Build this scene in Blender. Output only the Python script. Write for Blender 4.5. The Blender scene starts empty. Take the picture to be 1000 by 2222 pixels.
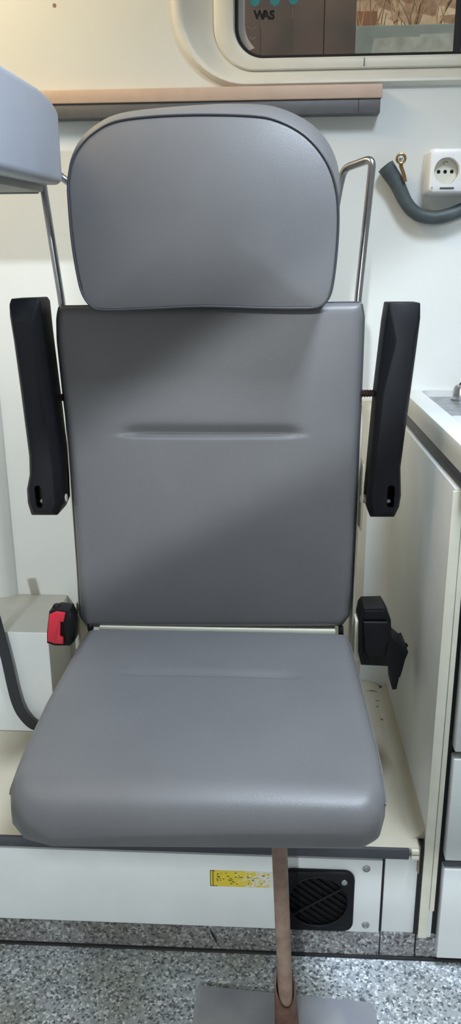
import bpy, bmesh, math, random
import numpy as np
from mathutils import Vector, Matrix, Quaternion
random.seed(4)
S = bpy.context.scene
COL = S.collection

# ------------------------------------------------------------------ camera
F, PITCH, YAW, ROLL = 1700.0, math.radians(17), math.radians(3.3), math.radians(-0.4)
CAM = Vector((0.09, -1.52, 1.05))
ROT = Matrix.Rotation(YAW, 3, 'Z') @ Matrix.Rotation(math.pi/2 - PITCH, 3, 'X') @ Matrix.Rotation(ROLL, 3, 'Z')
cd = bpy.data.cameras.new('camera'); cam = bpy.data.objects.new('camera', cd); COL.objects.link(cam)
cd.sensor_fit = 'VERTICAL'; cd.sensor_height = 36; cd.lens = F/2222*36
cd.clip_start = 0.02
cam.matrix_world = Matrix.Translation(CAM) @ ROT.to_4x4()
S.camera = cam


def at(px, py, ax, v):
    """measure a photo point on the world plane ax = v"""
    d = ROT @ Vector(((px-500)/F, -(py-1111)/F, -1))
    i = 'xyz'.index(ax)
    return CAM + d*((v-CAM[i])/d[i])


# ------------------------------------------------------------------ materials
def lin(c):
    return tuple(((x/255)/12.92 if x/255 <= .04045 else ((x/255+.055)/1.055)**2.4) for x in c)


MATS = {}


def mat(name, rgb, rough=.5, metal=0., noise=0., nscale=20., bump=0., bscale=300., spec=.5, rgb2=None, coat=0.):
    if name in MATS: return MATS[name]
    m = bpy.data.materials.new(name); m.use_nodes = True
    nt = m.node_tree; N = nt.nodes; L = nt.links
    b = N['Principled BSDF']
    c = lin(rgb)
    b.inputs['Base Color'].default_value = (*c, 1)
    b.inputs['Roughness'].default_value = rough
    b.inputs['Metallic'].default_value = metal
    b.inputs['Specular IOR Level'].default_value = spec
    b.inputs['Coat Weight'].default_value = coat
    tc = N.new('ShaderNodeTexCoord')
    if noise > 0:
        n = N.new('ShaderNodeTexNoise'); n.inputs['Scale'].default_value = nscale; n.inputs['Detail'].default_value = 5
        L.new(tc.outputs['Object'], n.inputs['Vector'])
        r = N.new('ShaderNodeValToRGB')
        c2 = lin(rgb2) if rgb2 else tuple(max(0, x*(1-noise)) for x in c)
        c1 = c if rgb2 else tuple(min(1, x*(1+noise*.5)) for x in c)
        r.color_ramp.elements[0].position = .3; r.color_ramp.elements[1].position = .7
        r.color_ramp.elements[0].color = (*c2, 1); r.color_ramp.elements[1].color = (*c1, 1)
        L.new(n.outputs['Fac'], r.inputs['Fac']); L.new(r.outputs['Color'], b.inputs['Base Color'])
    if bump > 0:
        n2 = N.new('ShaderNodeTexNoise'); n2.inputs['Scale'].default_value = bscale; n2.inputs['Detail'].default_value = 3
        L.new(tc.outputs['Object'], n2.inputs['Vector'])
        bp = N.new('ShaderNodeBump'); bp.inputs['Strength'].default_value = bump; bp.inputs['Distance'].default_value = .001
        L.new(n2.outputs['Fac'], bp.inputs['Height']); L.new(bp.outputs['Normal'], b.inputs['Normal'])
    MATS[name] = m
    return m


def speckle(name, base, dark, light, scale=260., darken=1., wear=None):
    m = bpy.data.materials.new(name); m.use_nodes = True
    nt = m.node_tree; N = nt.nodes; L = nt.links; b = N['Principled BSDF']
    tc = N.new('ShaderNodeTexCoord')
    v = N.new('ShaderNodeTexVoronoi'); v.inputs['Scale'].default_value = scale
    nz = N.new('ShaderNodeTexNoise'); nz.inputs['Scale'].default_value = scale*1.2
    mixv = N.new('ShaderNodeMixRGB'); mixv.inputs['Fac'].default_value = .006
    L.new(tc.outputs['Object'], mixv.inputs['Color1']); L.new(tc.outputs['Object'], nz.inputs['Vector'])
    L.new(nz.outputs['Color'], mixv.inputs['Color2']); L.new(mixv.outputs['Color'], v.inputs['Vector'])
    sp = N.new('ShaderNodeSeparateColor'); L.new(v.outputs['Color'], sp.inputs['Color'])
    r = N.new('ShaderNodeValToRGB'); r.color_ramp.interpolation = 'CONSTANT'
    e = r.color_ramp.elements
    mid2 = tuple(base[i]*.86 for i in range(3))
    e[0].position = 0; e[0].color = (*lin(dark), 1)
    e[1].position = .13; e[1].color = (*lin(mid2), 1)
    a = e.new(.36); a.color = (*lin(base), 1)
    a = e.new(.80); a.color = (*lin(light), 1)
    a = e.new(.95); a.color = (*lin(tuple(x*.62 for x in base)), 1)
    L.new(sp.outputs['Red'], r.inputs['Fac'])
    out = r.outputs['Color']
    if wear:
        n = N.new('ShaderNodeTexNoise'); n.inputs['Scale'].default_value = 5.; n.inputs['Detail'].default_value = 4
        L.new(tc.outputs['Object'], n.inputs['Vector'])
        rr = N.new('ShaderNodeValToRGB')
        rr.color_ramp.elements[0].position = .38; rr.color_ramp.elements[1].position = .62
        rr.color_ramp.elements[0].color = (*lin(wear), 1); rr.color_ramp.elements[1].color = (1, 1, 1, 1)
        L.new(n.outputs['Fac'], rr.inputs['Fac'])
        mx = N.new('ShaderNodeMixRGB'); mx.blend_type = 'MULTIPLY'; mx.inputs['Fac'].default_value = 1
        L.new(out, mx.inputs['Color1']); L.new(rr.outputs['Color'], mx.inputs['Color2']); out = mx.outputs['Color']
    L.new(out, b.inputs['Base Color'])
    b.inputs['Roughness'].default_value = .6
    return m


M_WALL = mat('white_wall_laminate', (222, 225, 223), .38, noise=.03, nscale=6)
M_PANEL = mat('white_panel_laminate', (218, 221, 219), .42, noise=.05, nscale=14)
M_CREAM = mat('cream_fibreglass', (198, 190, 170), .45, noise=.08, nscale=10)
M_FRAMEW = mat('cream_painted_steel', (222, 218, 200), .4, noise=.06, nscale=30)
M_LEATHER = mat('grey_leatherette', (110, 109, 110), .42, noise=.07, nscale=9, bump=.22, bscale=900)
M_LEATHER2 = mat('pale_grey_leatherette', (160, 164, 174), .5, noise=.04, nscale=9, bump=.2, bscale=900)
M_PIPE = mat('dark_piping_vinyl', (58, 58, 64), .5)
M_BLACK = mat('black_plastic', (15, 16, 21), .5, spec=.25, noise=.12, nscale=40, bump=.1, bscale=700)
M_BLACKD = mat('matt_black_plastic', (11, 11, 14), .6, spec=.3)
M_GAP = mat('shadow_gap_black', (18, 17, 18), .7)
M_CHROME = mat('brushed_steel_rod', (168, 168, 172), .28, metal=1.)
M_STEEL = mat('dull_steel', (165, 165, 165), .4, metal=.9, noise=.1)
M_RUST = mat('rusted_steel', (154, 132, 117), .62, noise=.3, nscale=45, rgb2=(120, 94, 78), bump=.2, bscale=200)
M_EDGE = mat('charcoal_edge_trim', (66, 68, 74), .5, noise=.12, nscale=30)
M_WOOD = mat('pale_wood_laminate', (200, 174, 156), .5, noise=.08, nscale=30)
M_ALU = mat('grey_aluminium_strip', (98, 98, 100), .5, metal=.2, noise=.1, nscale=40)
M_RED = mat('red_button_plastic', (226, 40, 62), .32)
M_SOCK = mat('white_socket_plastic', (236, 236, 236), .35)
M_HOLE = mat('black_hole', (6, 6, 6), .9)
M_HOSE = mat('grey_green_hose', (74, 84, 87), .5, noise=.3, nscale=60)
M_COPPER = mat('tarnished_copper', (170, 138, 92), .35, metal=.9, noise=.3, nscale=300)
M_BELT = mat('charcoal_webbing', (40, 42, 46), .75, bump=.3, bscale=500)
M_PLATE = mat('scuffed_grey_metal', (172, 172, 173), .5, metal=.1, noise=.12, nscale=14, rgb2=(142, 144, 154))
M_FLOOR = speckle('speckled_vinyl', (186, 192, 198), (100, 106, 114), (240, 243, 245), 290., wear=(205, 203, 190))
M_COVE = speckle('speckled_vinyl_skirting', (136, 136, 136), (74, 74, 76), (178, 180, 180), 290., wear=(200, 196, 186))
M_RUBBER = mat('window_rubber', (40, 38, 44), .5)
M_RIM = mat('white_window_plastic', (222, 221, 213), .35, noise=.05, nscale=20)
M_TEAL = mat('teal_ink', (54, 138, 150), .4)
M_INK = mat('black_ink', (8, 8, 9), .4)
M_STONE = None


def glass_mat():
    m = bpy.data.materials.new('tinted_window_glass'); m.use_nodes = True
    nt = m.node_tree; N = nt.nodes; L = nt.links
    N.remove(N['Principled BSDF'])
    t = N.new('ShaderNodeBsdfTransparent'); t.inputs['Color'].default_value = (.80, .83, .84, 1)
    g = N.new('ShaderNodeBsdfGlossy'); g.inputs['Roughness'].default_value = .03
    f = N.new('ShaderNodeFresnel'); f.inputs['IOR'].default_value = 1.35
    mx = N.new('ShaderNodeMixShader')
    L.new(f.outputs['Fac'], mx.inputs['Fac']); L.new(t.outputs[0], mx.inputs[1]); L.new(g.outputs[0], mx.inputs[2])
    L.new(mx.outputs[0], N['Material Output'].inputs['Surface'])
    return m


M_GLASS = glass_mat()


def stone_mat():
    m = bpy.data.materials.new('rough_beige_stone'); m.use_nodes = True
    nt = m.node_tree; N = nt.nodes; L = nt.links; b = N['Principled BSDF']
    tc = N.new('ShaderNodeTexCoord'); v = N.new('ShaderNodeTexVoronoi'); v.inputs['Scale'].default_value = 7
    mp = N.new('ShaderNodeMapping'); mp.inputs['Scale'].default_value = (1, 1, 1.8)
    L.new(tc.outputs['Object'], mp.inputs['Vector']); L.new(mp.outputs[0], v.inputs['Vector'])
    n = N.new('ShaderNodeTexNoise'); n.inputs['Scale'].default_value = 22; n.inputs['Detail'].default_value = 6
    L.new(tc.outputs['Object'], n.inputs['Vector'])
    sp = N.new('ShaderNodeSeparateColor'); L.new(v.outputs['Color'], sp.inputs['Color'])
    ad = N.new('ShaderNodeMath'); ad.operation = 'ADD'; L.new(sp.outputs['Red'], ad.inputs[0]); L.new(n.outputs['Fac'], ad.inputs[1])
    r = N.new('ShaderNodeValToRGB'); e = r.color_ramp.elements
    dv = N.new('ShaderNodeMath'); dv.operation = 'MULTIPLY'; dv.inputs[1].default_value = .5
    L.new(ad.outputs[0], dv.inputs[0])
    e[0].position = .2; e[0].color = (*lin((150, 112, 84)), 1); e[1].position = .8; e[1].color = (*lin((232, 205, 170)), 1)
    L.new(dv.outputs[0], r.inputs['Fac']); L.new(r.outputs['Color'], b.inputs['Base Color'])
    b.inputs['Roughness'].default_value = .9
    return m


M_STONE = stone_mat()


def sticker_mat(x0, x1):
    m = bpy.data.materials.new('worn_yellow_sticker'); m.use_nodes = True
    nt = m.node_tree; N = nt.nodes; L = nt.links; b = N['Principled BSDF']
    tc = N.new('ShaderNodeTexCoord'); sx = N.new('ShaderNodeSeparateXYZ'); L.new(tc.outputs['Object'], sx.inputs[0])
    n = N.new('ShaderNodeTexNoise'); n.inputs['Scale'].default_value = 180; n.inputs['Detail'].default_value = 6
    L.new(tc.outputs['Object'], n.inputs['Vector'])
    mr = N.new('ShaderNodeMapRange'); mr.inputs[1].default_value = x0; mr.inputs[2].default_value = x1
    mr.inputs[3].default_value = -.28; mr.inputs[4].default_value = .12
    L.new(sx.outputs['X'], mr.inputs[0])
    ad = N.new('ShaderNodeMath'); ad.operation = 'ADD'; L.new(n.outputs['Fac'], ad.inputs[0]); L.new(mr.outputs[0], ad.inputs[1])
    r = N.new('ShaderNodeValToRGB'); e = r.color_ramp.elements
    e[0].position = .46; e[0].color = (*lin((208, 186, 52)), 1); e[1].position = .56; e[1].color = (*lin((205, 205, 196)), 1)
    L.new(ad.outputs[0], r.inputs['Fac']); L.new(r.outputs['Color'], b.inputs['Base Color'])
    return m


# ------------------------------------------------------------------ object helpers
ORG = {}


def obj(name, bm, m, parent=None, smooth=True, label=None, org=None, angle=40):
    bmesh.ops.recalc_face_normals(bm, faces=bm.faces)
    base = ORG.get(parent.name, Vector()) if parent else (Vector(org) if org else Vector())
    # a part's mesh is stored around the origin of its thing
    bmesh.ops.translate(bm, verts=bm.verts, vec=-base)
    me = bpy.data.meshes.new(name); bm.to_mesh(me); bm.free()
    me.materials.append(m)
    if smooth:
        me.polygons.foreach_set('use_smooth', [True]*len(me.polygons))
        try: me.set_sharp_from_angle(angle=math.radians(angle))
        except Exception: pass
    o = bpy.data.objects.new(name, me); COL.objects.link(o)
    if parent: o.parent = parent
    else: o.location = base
    ORG[o.name] = base
    if label: o['label'] = label
    return o


def thing(name, label, cat, loc, group=None):
    o = bpy.data.objects.new(name, None); COL.objects.link(o); o.location = loc; o.empty_display_size = .05
    ORG[o.name] = Vector(loc); o['label'] = label; o['category'] = cat
    if group: o['group'] = group
    return o


def tag(o, label, cat, group=None):
    o['label'] = label; o['category'] = cat
    if group: o['group'] = group
    return o


def struct(o):
    o['kind'] = 'structure'; return o


def B(): return bmesh.new()


def box(bm, x0, x1, y0, y1, z0, z1, bev=0., seg=2):
    r = bmesh.ops.create_cube(bm, size=1)
    vs = r['verts']
    for v in vs:
        v.co = Vector(((x0+x1)/2+v.co.x*(x1-x0), (y0+y1)/2+v.co.y*(y1-y0), (z0+z1)/2+v.co.z*(z1-z0)))
    if bev > 0:
        es = list({e for v in vs for e in v.link_edges})
        bmesh.ops.bevel(bm, geom=es, offset=bev, segments=seg, profile=.5, affect='EDGES', clamp_overlap=True)
    return bm


def prism(bm, pts, vec, bev=0., seg=2):
    """closed polygon pts (3D, planar) extruded by vec"""
    a = [bm.verts.new(p) for p in pts]; b = [bm.verts.new(Vector(p)+Vector(vec)) for p in pts]
    n = len(pts); fs = [bm.faces.new(a), bm.faces.new(b[::-1])]
    for i in range(n): fs.append(bm.faces.new((a[i], b[i], b[(i+1) % n], a[(i+1) % n])))
    bmesh.ops.recalc_face_normals(bm, faces=fs)
    if bev > 0:
        es = list({e for f in fs[:2] for e in f.edges})
        bmesh.ops.bevel(bm, geom=es, offset=bev, segments=seg, profile=.5, affect='EDGES', clamp_overlap=True)
    return bm


def catmull(P, n=8, closed=False):
    P = [Vector(p) for p in P]; out = []; k = len(P)
    rng = range(k if closed else k-1)
    for i in rng:
        if closed: p0, p1, p2, p3 = P[(i-1) % k], P[i], P[(i+1) % k], P[(i+2) % k]
        else: p0, p1, p2, p3 = P[max(i-1, 0)], P[i], P[i+1], P[min(i+2, k-1)]
        for j in range(n):
            t = j/n
            out.append(.5*((2*p1)+(p2-p0)*t+(2*p0-5*p1+4*p2-p3)*t*t+(3*p1-p0-3*p2+p3)*t**3))
    if not closed: out.append(P[-1])
    return out


def resample(P, n, closed=True):
    P = [Vector(p) for p in P]; Q = P+[P[0]] if closed else P
    d = [0]
    for a, b in zip(Q, Q[1:]): d.append(d[-1]+(b-a).length)
    out = []; T = d[-1]; m = n if closed else n-1; j = 0
    for i in range(n):
        t = T*i/m
        while j < len(d)-2 and d[j+1] < t: j += 1
        f = (t-d[j])/max(d[j+1]-d[j], 1e-9); out.append(Q[j].lerp(Q[j+1], min(1, f)))
    return out


def fillet(pts, r, seg=6):
    """round the corners of an open polyline"""
    pts = [Vector(p) for p in pts]; out = [pts[0]]
    for i in range(1, len(pts)-1):
        a, b, c = pts[i-1], pts[i], pts[i+1]
        d1 = (a-b); d2 = (c-b); rr = min(r, d1.length*.49, d2.length*.49)
        p = b+d1.normalized()*rr; q = b+d2.normalized()*rr
        for k in range(seg+1):
            t = k/seg; out.append(p*(1-t)**2+b*2*t*(1-t)+q*t*t)
    out.append(pts[-1]); return out


def tube(bm, pts, r, seg=12, closed=False, flat=None, up=None):
    """sweep an ellipse (r, flat or r) along pts; r may be a list"""
    pts = [Vector(p) for p in pts]; n = len(pts); rings = []
    R = r if isinstance(r, (list, tuple)) else [r]*n
    t0 = None; nrm = None
    for i, p in enumerate(pts):
        if closed: t = pts[(i+1) % n]-pts[i-1]
        else: t = pts[min(i+1, n-1)]-pts[max(i-1, 0)]
        t.normalize()
        if up is not None:
            nrm = Vector(up)-t*Vector(up).dot(t); nrm.normalize()
        elif nrm is None:
            a = Vector((0, 0, 1)) if abs(t.z) < .9 else Vector((1, 0, 0)); nrm = (a-t*a.dot(t)).normalized()
        else:
            nrm = (nrm-t*nrm.dot(t)).normalized()
        bn = t.cross(nrm)
        ry = R[i] if flat is None else flat
        rings.append([bm.verts.new(p+nrm*math.cos(2*math.pi*k/seg)*R[i]+bn*math.sin(2*math.pi*k/seg)*ry) for k in range(seg)])
    m = n if closed else n-1
    for i in range(m):
        a, b = rings[i], rings[(i+1) % n]
        for k in range(seg): bm.faces.new((a[k], a[(k+1) % seg], b[(k+1) % seg], b[k]))
    if not closed:
        bm.faces.new(rings[0][::-1]); bm.faces.new(rings[-1])
    return bm


def ribbon(bm, pts, widths, thick):
    """strap: pts centre line, widths = half-width vectors, thickness vector"""
    n = len(pts); rows = []
    for p, w in zip(pts, widths):
        p = Vector(p); w = Vector(w); t = Vector(thick)
        rows.append([bm.verts.new(p-w-t), bm.verts.new(p+w-t), bm.verts.new(p+w+t), bm.verts.new(p-w+t)])
    for a, b in zip(rows, rows[1:]):
        for k in range(4): bm.faces.new((a[k], a[(k+1) % 4], b[(k+1) % 4], b[k]))
    bm.faces.new(rows[0]); bm.faces.new(rows[-1][::-1])
    return bm


def lathe(bm, prof, centre, axis='y', seg=32):
    """prof: list of (radius, offset along axis)"""
    rings = []
    c = Vector(centre)
    for r, h in prof:
        ring = []
        for k in range(seg):
            a = 2*math.pi*k/seg; u, v = r*math.cos(a), r*math.sin(a)
            ring.append(bm.verts.new(c+(Vector((u, h, v)) if axis == 'y' else Vector((u, v, h)) if axis == 'z' else Vector((h, u, v)))))
        rings.append(ring)
    for a, b in zip(rings, rings[1:]):
        for k in range(seg): bm.faces.new((a[k], a[(k+1) % seg], b[(k+1) % seg], b[k]))
    bm.faces.new(rings[0][::-1]); bm.faces.new(rings[-1])
    return bm


def rrect(x0, z0, x1, z1, r, n=10):
    out = []
    for cx, cz, a0 in ((x1-r, z1-r, 0), (x0+r, z1-r, 90), (x0+r, z0+r, 180), (x1-r, z0+r, 270)):
        for k in range(n+1):
            a = math.radians(a0+90*k/n); out.append((cx+r*math.cos(a), cz+r*math.sin(a)))
    return out


def loft(bm, rings, cap0=False, cap1=False):
    V = [[bm.verts.new(p) for p in r] for r in rings]; n = len(V[0])
    for a, b in zip(V, V[1:]):
        for k in range(n): bm.faces.new((a[k], a[(k+1) % n], b[(k+1) % n], b[k]))
    if cap0: bm.faces.new(V[0][::-1])
    if cap1: bm.faces.new(V[-1])
    return V


def cut(o, cutter_bm):
    bmesh.ops.recalc_face_normals(cutter_bm, faces=cutter_bm.faces)
    bmesh.ops.translate(cutter_bm, verts=cutter_bm.verts, vec=-ORG[o.name])
    me = bpy.data.meshes.new('c'); cutter_bm.to_mesh(me); cutter_bm.free()
    c = bpy.data.objects.new('c', me); COL.objects.link(c)
    c.location = o.location if not o.parent else ORG[o.name]
    bpy.context.view_layer.update()
    md = o.modifiers.new('b', 'BOOLEAN'); md.object = c; md.operation = 'DIFFERENCE'; md.solver = 'EXACT'
    dg = bpy.context.evaluated_depsgraph_get()
    nm = bpy.data.meshes.new_from_object(o.evaluated_get(dg))
    o.modifiers.clear(); old = o.data; o.data = nm; nm.name = old.name
    bpy.data.meshes.remove(old); bpy.data.objects.remove(c)
    try: nm.set_sharp_from_angle(angle=math.radians(35))
    except Exception: pass


def capsule(px, pz, w, h, n=8):
    r = w/2; out = []
    for k in range(n+1):
        a = math.pi*k/n; out.append((px+r*math.cos(a), pz+h/2-r+r*math.sin(a)))
    for k in range(n+1):
        a = math.pi+math.pi*k/n; out.append((px+r*math.cos(a), pz-h/2+r+r*math.sin(a)))
    return out


def grid_cushion(poly, thick, rr, bulge, place, grooves=(), nu=60, nv=80, front_bulge=0):
    """upholstered pad: poly is its outline in (u,v); place(u,v,d) gives the point, d = depth below the show face"""
    P = np.array(poly); Q = np.roll(P, -1, 0)
    vmin, vmax = P[:, 1].min(), P[:, 1].max()

    def span(v):
        xs = []
        for a, b in zip(P, Q):
            if (a[1]-v)*(b[1]-v) <= 0 and a[1] != b[1]:
                xs.append(a[0]+(b[0]-a[0])*(v-a[1])/(b[1]-a[1]))
        return min(xs), max(xs)

    def dist(u, v):
        ap = np.array([u, v])-P; ab = Q-P
        t = np.clip((ap*ab).sum(1)/np.maximum((ab*ab).sum(1), 1e-12), 0, 1)
        return np.sqrt(((ap-ab*t[:, None])**2).sum(1).min())
    vs = [(.5-.5*math.cos(math.pi*i/nv))*.45+i/nv*.55 for i in range(nv+1)]
    vs = [vmin+1e-5+(vmax-vmin-2e-5)*t for t in vs]
    for g in grooves:
        vs += [g['v']+k*.0022 for k in range(-9, 10)]
    vs = sorted(vs)
    us = [(.5-.5*math.cos(math.pi*i/nu))*.45+i/nu*.55 for i in range(nu+1)]
    bm = bmesh.new(); G = []
    uc = (P[:, 0].min()+P[:, 0].max())/2; hw = (P[:, 0].max()-P[:, 0].min())/2
    for v in vs:
        a, b = span(v); row = []
        for t in us:
            u = a+(b-a)*t; d = dist(u, v)
            edge = rr-math.sqrt(max(rr*rr-(rr-min(d, rr))**2, 0)) if d < rr else 0
            k = (1-((u-uc)/hw)**2)*(1-((v-(vmin+vmax)/2)/((vmax-vmin)/2))**2)
            depth = edge-bulge*max(k, 0)**.6
            for g in grooves:
                e = 1/(1+math.exp((abs(u-g['u'])-g['hw'])/g['soft']))
                vv = (v-g['v'])
                s = g['up'] if vv > 0 else g['dn']
                depth += g['d']*math.exp(-(vv/s)**2)*e
            row.append(bm.verts.new(place(u, v, depth)))
        G.append(row)
    nr, nc = len(G), len(G[0])
    for i in range(nr-1):
        for j in range(nc-1):
            bm.faces.new((G[i][j], G[i][j+1], G[i+1][j+1], G[i+1][j]))
    loop = [(0, j) for j in range(nc)]+[(i, nc-1) for i in range(1, nr)]+[(nr-1, j) for j in range(nc-2, -1, -1)]+[(i, 0) for i in range(nr-2, 0, -1)]
    top = [G[i][j] for i, j in loop]
    vals = []
    for i, j in loop:
        v = vs[i]; a, b = span(v); vals.append((a+(b-a)*us[j], v))
    prev = top
    for dd, inset in ((thick-.016, 0), (thick-.009, .002), (thick-.004, .006), (thick, .015)):
        ring = []
        for (u, v) in vals:
            uu = uc+(u-uc)*(1-inset/hw); ww = (vmin+vmax)/2+(v-(vmin+vmax)/2)*(1-inset/((vmax-vmin)/2))
            ring.append(bm.verts.new(place(uu, ww, dd)))
        n = len(ring)
        for k in range(n): bm.faces.new((prev[k], prev[(k+1) % n], ring[(k+1) % n], ring[k]))
        prev = ring
    bm.faces.new(prev)
    return bm, [place(u, v, rr) for u, v in vals]


# ================================================================== SETTING
XL, XR, YB, ZC = -1.5, 1.5, -2.1, 1.95
PX = 0.326            # left face of the cabinet side panel
# floor
bm = B(); box(bm, XL, XR, YB, .05, -.04, 0)
struct(obj('floor', bm, M_FLOOR, smooth=False))
bm = B(); box(bm, XL, XR, YB, .05, ZC, ZC+.04)
struct(obj('ceiling', bm, M_WALL, smooth=False))
bm = B(); box(bm, XL-.04, XL, YB, .06, -.04, ZC+.04)
struct(obj('wall_left', bm, M_WALL, smooth=False))
bm = B(); box(bm, XR, XR+.04, YB, .06, -.04, ZC+.04)
struct(obj('wall_right', bm, M_WALL, smooth=False))

# back wall (the vehicle side) with the window opening
WX0, WZ0, WX1, WZ1 = .018, 1.411, .78, 1.80    # glass edge


def wring(dl, db, r, y):
    return [Vector((x, y, z)) for x, z in rrect(WX0-dl, WZ0-db, WX1+dl, WZ1+db, r, 12)]


bm = B()
ring = wring(.108, .052, .125, 0)
rv = [bm.verts.new(p) for p in ring]
outer = [bm.verts.new(p) for p in ((XR, 0, ZC), (XL, 0, ZC), (XL, 0, -.04), (XR, 0, -.04))]
es = [bm.edges.new((a, b)) for a, b in zip(rv, rv[1:]+rv[:1])]+[bm.edges.new((a, b)) for a, b in zip(outer, outer[1:]+outer[:1])]
bmesh.ops.triangle_fill(bm, edges=es, use_beauty=True)
for f in list(bm.faces):      # keep the opening open
    c = f.calc_center_median()
    if WX0 < c.x < WX1 and WZ0 < c.z < WZ1: bm.faces.remove(f)
# back skin so that the wall has a thickness
rb = wring(.108, .052, .125, .06)
V = [bm.verts.new(p) for p in rb]
for k in range(len(rv)): bm.faces.new((rv[k], rv[(k+1) % len(rv)], V[(k+1) % len(rv)], V[k]))
ob = [bm.verts.new(v.co+Vector((0, .06, 0))) for v in outer]
for k in range(4): bm.faces.new((outer[k], outer[(k+1) % 4], ob[(k+1) % 4], ob[k]))
es = [bm.edges.get((a, b)) for a, b in zip(V, V[1:]+V[:1])]+[bm.edges.get((a, b)) for a, b in zip(ob, ob[1:]+ob[:1])]
r = bmesh.ops.triangle_fill(bm, edges=es, use_beauty=True)
for f in list(bm.faces):
    c = f.calc_center_median()
    if WX0 < c.x < WX1 and WZ0 < c.z < WZ1: bm.faces.remove(f)
wall = struct(obj('wall_back', bm, M_WALL, smooth=False))

# window surround
win = bpy.data.objects.new('window_1', None); COL.objects.link(win); win.location = ((WX0+WX1)/2, 0, WZ0)
ORG[win.name] = Vector(win.location); struct(win)
bm = B()
loft(bm, [wring(.112, .056, .128, .002), wring(.110, .054, .127, -.007), wring(.104, .050, .123, -.011), wring(.096, .046, .117, -.0105),
          wring(.090, .042, .112, -.006), wring(.060, .034, .088, .012), wring(.044, .026, .076, .018),
          wring(.041, .0245, .073, .019), wring(.041, .0245, .073, .060)])
obj('surround', bm, M_RIM, win)
bm = B()
loft(bm, [wring(.0415, .0255, .073, .030), wring(.040, .0235, .071, .016), wring(.036, .022, .068, .013), wring(.014, .010, .056, .012),
          wring(.006, .005, .052, .015), wring(.0035, .003, .050, .024), wring(.003, .0025, .050, .045)])
fr = obj('window_frame', bm, M_RIM, win)
bm = B()
loft(bm, [wring(.0035, .003, .050, .036), wring(.003, .0025, .050, .024), wring(-.001, -.0008, .047, .022), wring(-.002, -.0015, .046, .026), wring(-.002, -.0015, .046, .036)])
obj('rubber_seal', bm, M_RUBBER, win)
bm = B()
pts = wring(.002, .002, .049, .034)
a = [bm.verts.new(p) for p in pts]; b = [bm.verts.new(p+Vector((0, .004, 0))) for p in pts]
bm.faces.new(a); bm.faces.new(b[::-1])
for k in range(len(a)): bm.faces.new((a[k], b[k], b[(k+1) % len(a)], a[(k+1) % len(a)]))
obj('pane', bm, M_GLASS, win, smooth=False)
bm = B(); box(bm, .392, .404, .022, .034, WZ0-.001, WZ1+.001, .002)
obj('sliding_stile', bm, M_RUBBER, win)
# joint in the lower frame
bm = B(); q = at(790, 130, 'y', .012); box(bm, q.x-.0005, q.x+.0005, .0112, .0135, WZ0-.021, WZ0-.008)
obj('frame_joint', bm, M_GAP, win, smooth=False)
# pale glass edge strip seen at the left corner
bm = B()
pl = wring(-.0025, -.002, .046, .0335)
n = len(pl); left = pl[13:26+8]
inner = [p+Vector((.011*max(0, min(1, (WX0+.075-p.x)/.06)), 0, .004)) for p in left]
for i in range(len(left)-1):
    bm.faces.new([bm.verts.new(p) for p in (left[i], left[i+1], inner[i+1], inner[i])])
bmesh.ops.remove_doubles(bm, verts=bm.verts, dist=1e-5)
obj('glass_edge', bm, mat('pale_sealant', (196, 192, 186), .5), win)

# print on the glass
st = thing('window_print', 'black letters WAS below teal drops printed on the window glass', 'window print', at(576, 34, 'y', .032))
for k, (px, py) in enumerate(((553, 1), (596, 0), (637, -3))):
    c = at(px, py, 'y', .0325); bm = B()
    pts = []
    for j in range(24):
        a = 2*math.pi*j/24
        rr = .0088*(1+.55*max(0, math.sin(a))**3)
        pts.append(Vector((c.x+rr*math.cos(a)*.95, .0335, c.z+rr*math.sin(a))))
    prism(bm, pts, (0, -.0006, 0)); obj('drop', bm, M_TEAL, st, smooth=False)
for ch, px in (('W', 563), ('A', 577), ('S', 590)):
    cu = bpy.data.curves.new('t', 'FONT'); cu.body = ch; cu.size = .0185; cu.extrude = .0003; cu.offset = .0009; cu.align_x = 'CENTER'
    to = bpy.data.objects.new('t', cu); COL.objects.link(to); bpy.context.view_layer.update()
    me = bpy.data.meshes.new_from_object(to.evaluated_get(bpy.context.evaluated_depsgraph_get()))
    bm = B(); bm.from_mesh(me); c = at(px, 41, 'y', .0325)
    bmesh.ops.transform(bm, verts=bm.verts, matrix=Matrix.Translation((c.x, .0332, c.z)) @ Matrix.Rotation(math.pi/2, 4, 'X'))
    bpy.data.objects.remove(to); obj('letter', bm, M_INK, st, smooth=False)
M_MARK = mat('white_ink', (140, 140, 134), .5)
for (ax, ay, w) in ((546, 58, 10), (548, 80, 6)):
    bm = B(); pts = [at(ax-w+2*w*i/8, ay+5*math.sin(math.pi*i/8), 'y', .0333) for i in range(9)]
    tube(bm, pts, .0006, 6); obj('smudge_mark', bm, M_MARK, st)

# window ledge scuff screw in the wall (a small plugged hole)
bm = B(); q = at(118, 12, 'y', 0); lathe(bm, [(.0035, -.0012), (.0033, -.0018), (.0015, -.0018)], (q.x, 0, q.z), 'y', 12)
bmesh.ops.translate(bm, verts=bm.verts, vec=(0, .0014, 0))
tag(obj('screw', bm, M_RUST, org=q), 'tiny dark screw head in the cream wall at top left', 'screw')

# left pilaster moulding on the wall
bm = B()
prof = [(-.452, 0), (-.456, -.006), (-.463, -.016), (-.472, -.024), (-.486, -.028), (-.80, -.028), (-.80, .002), (-.452, .002)]
prism(bm, [Vector((x, y, .385)) for x, y in prof], (0, 0, .73))
struct(obj('trim_1', bm, M_WALL))
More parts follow.
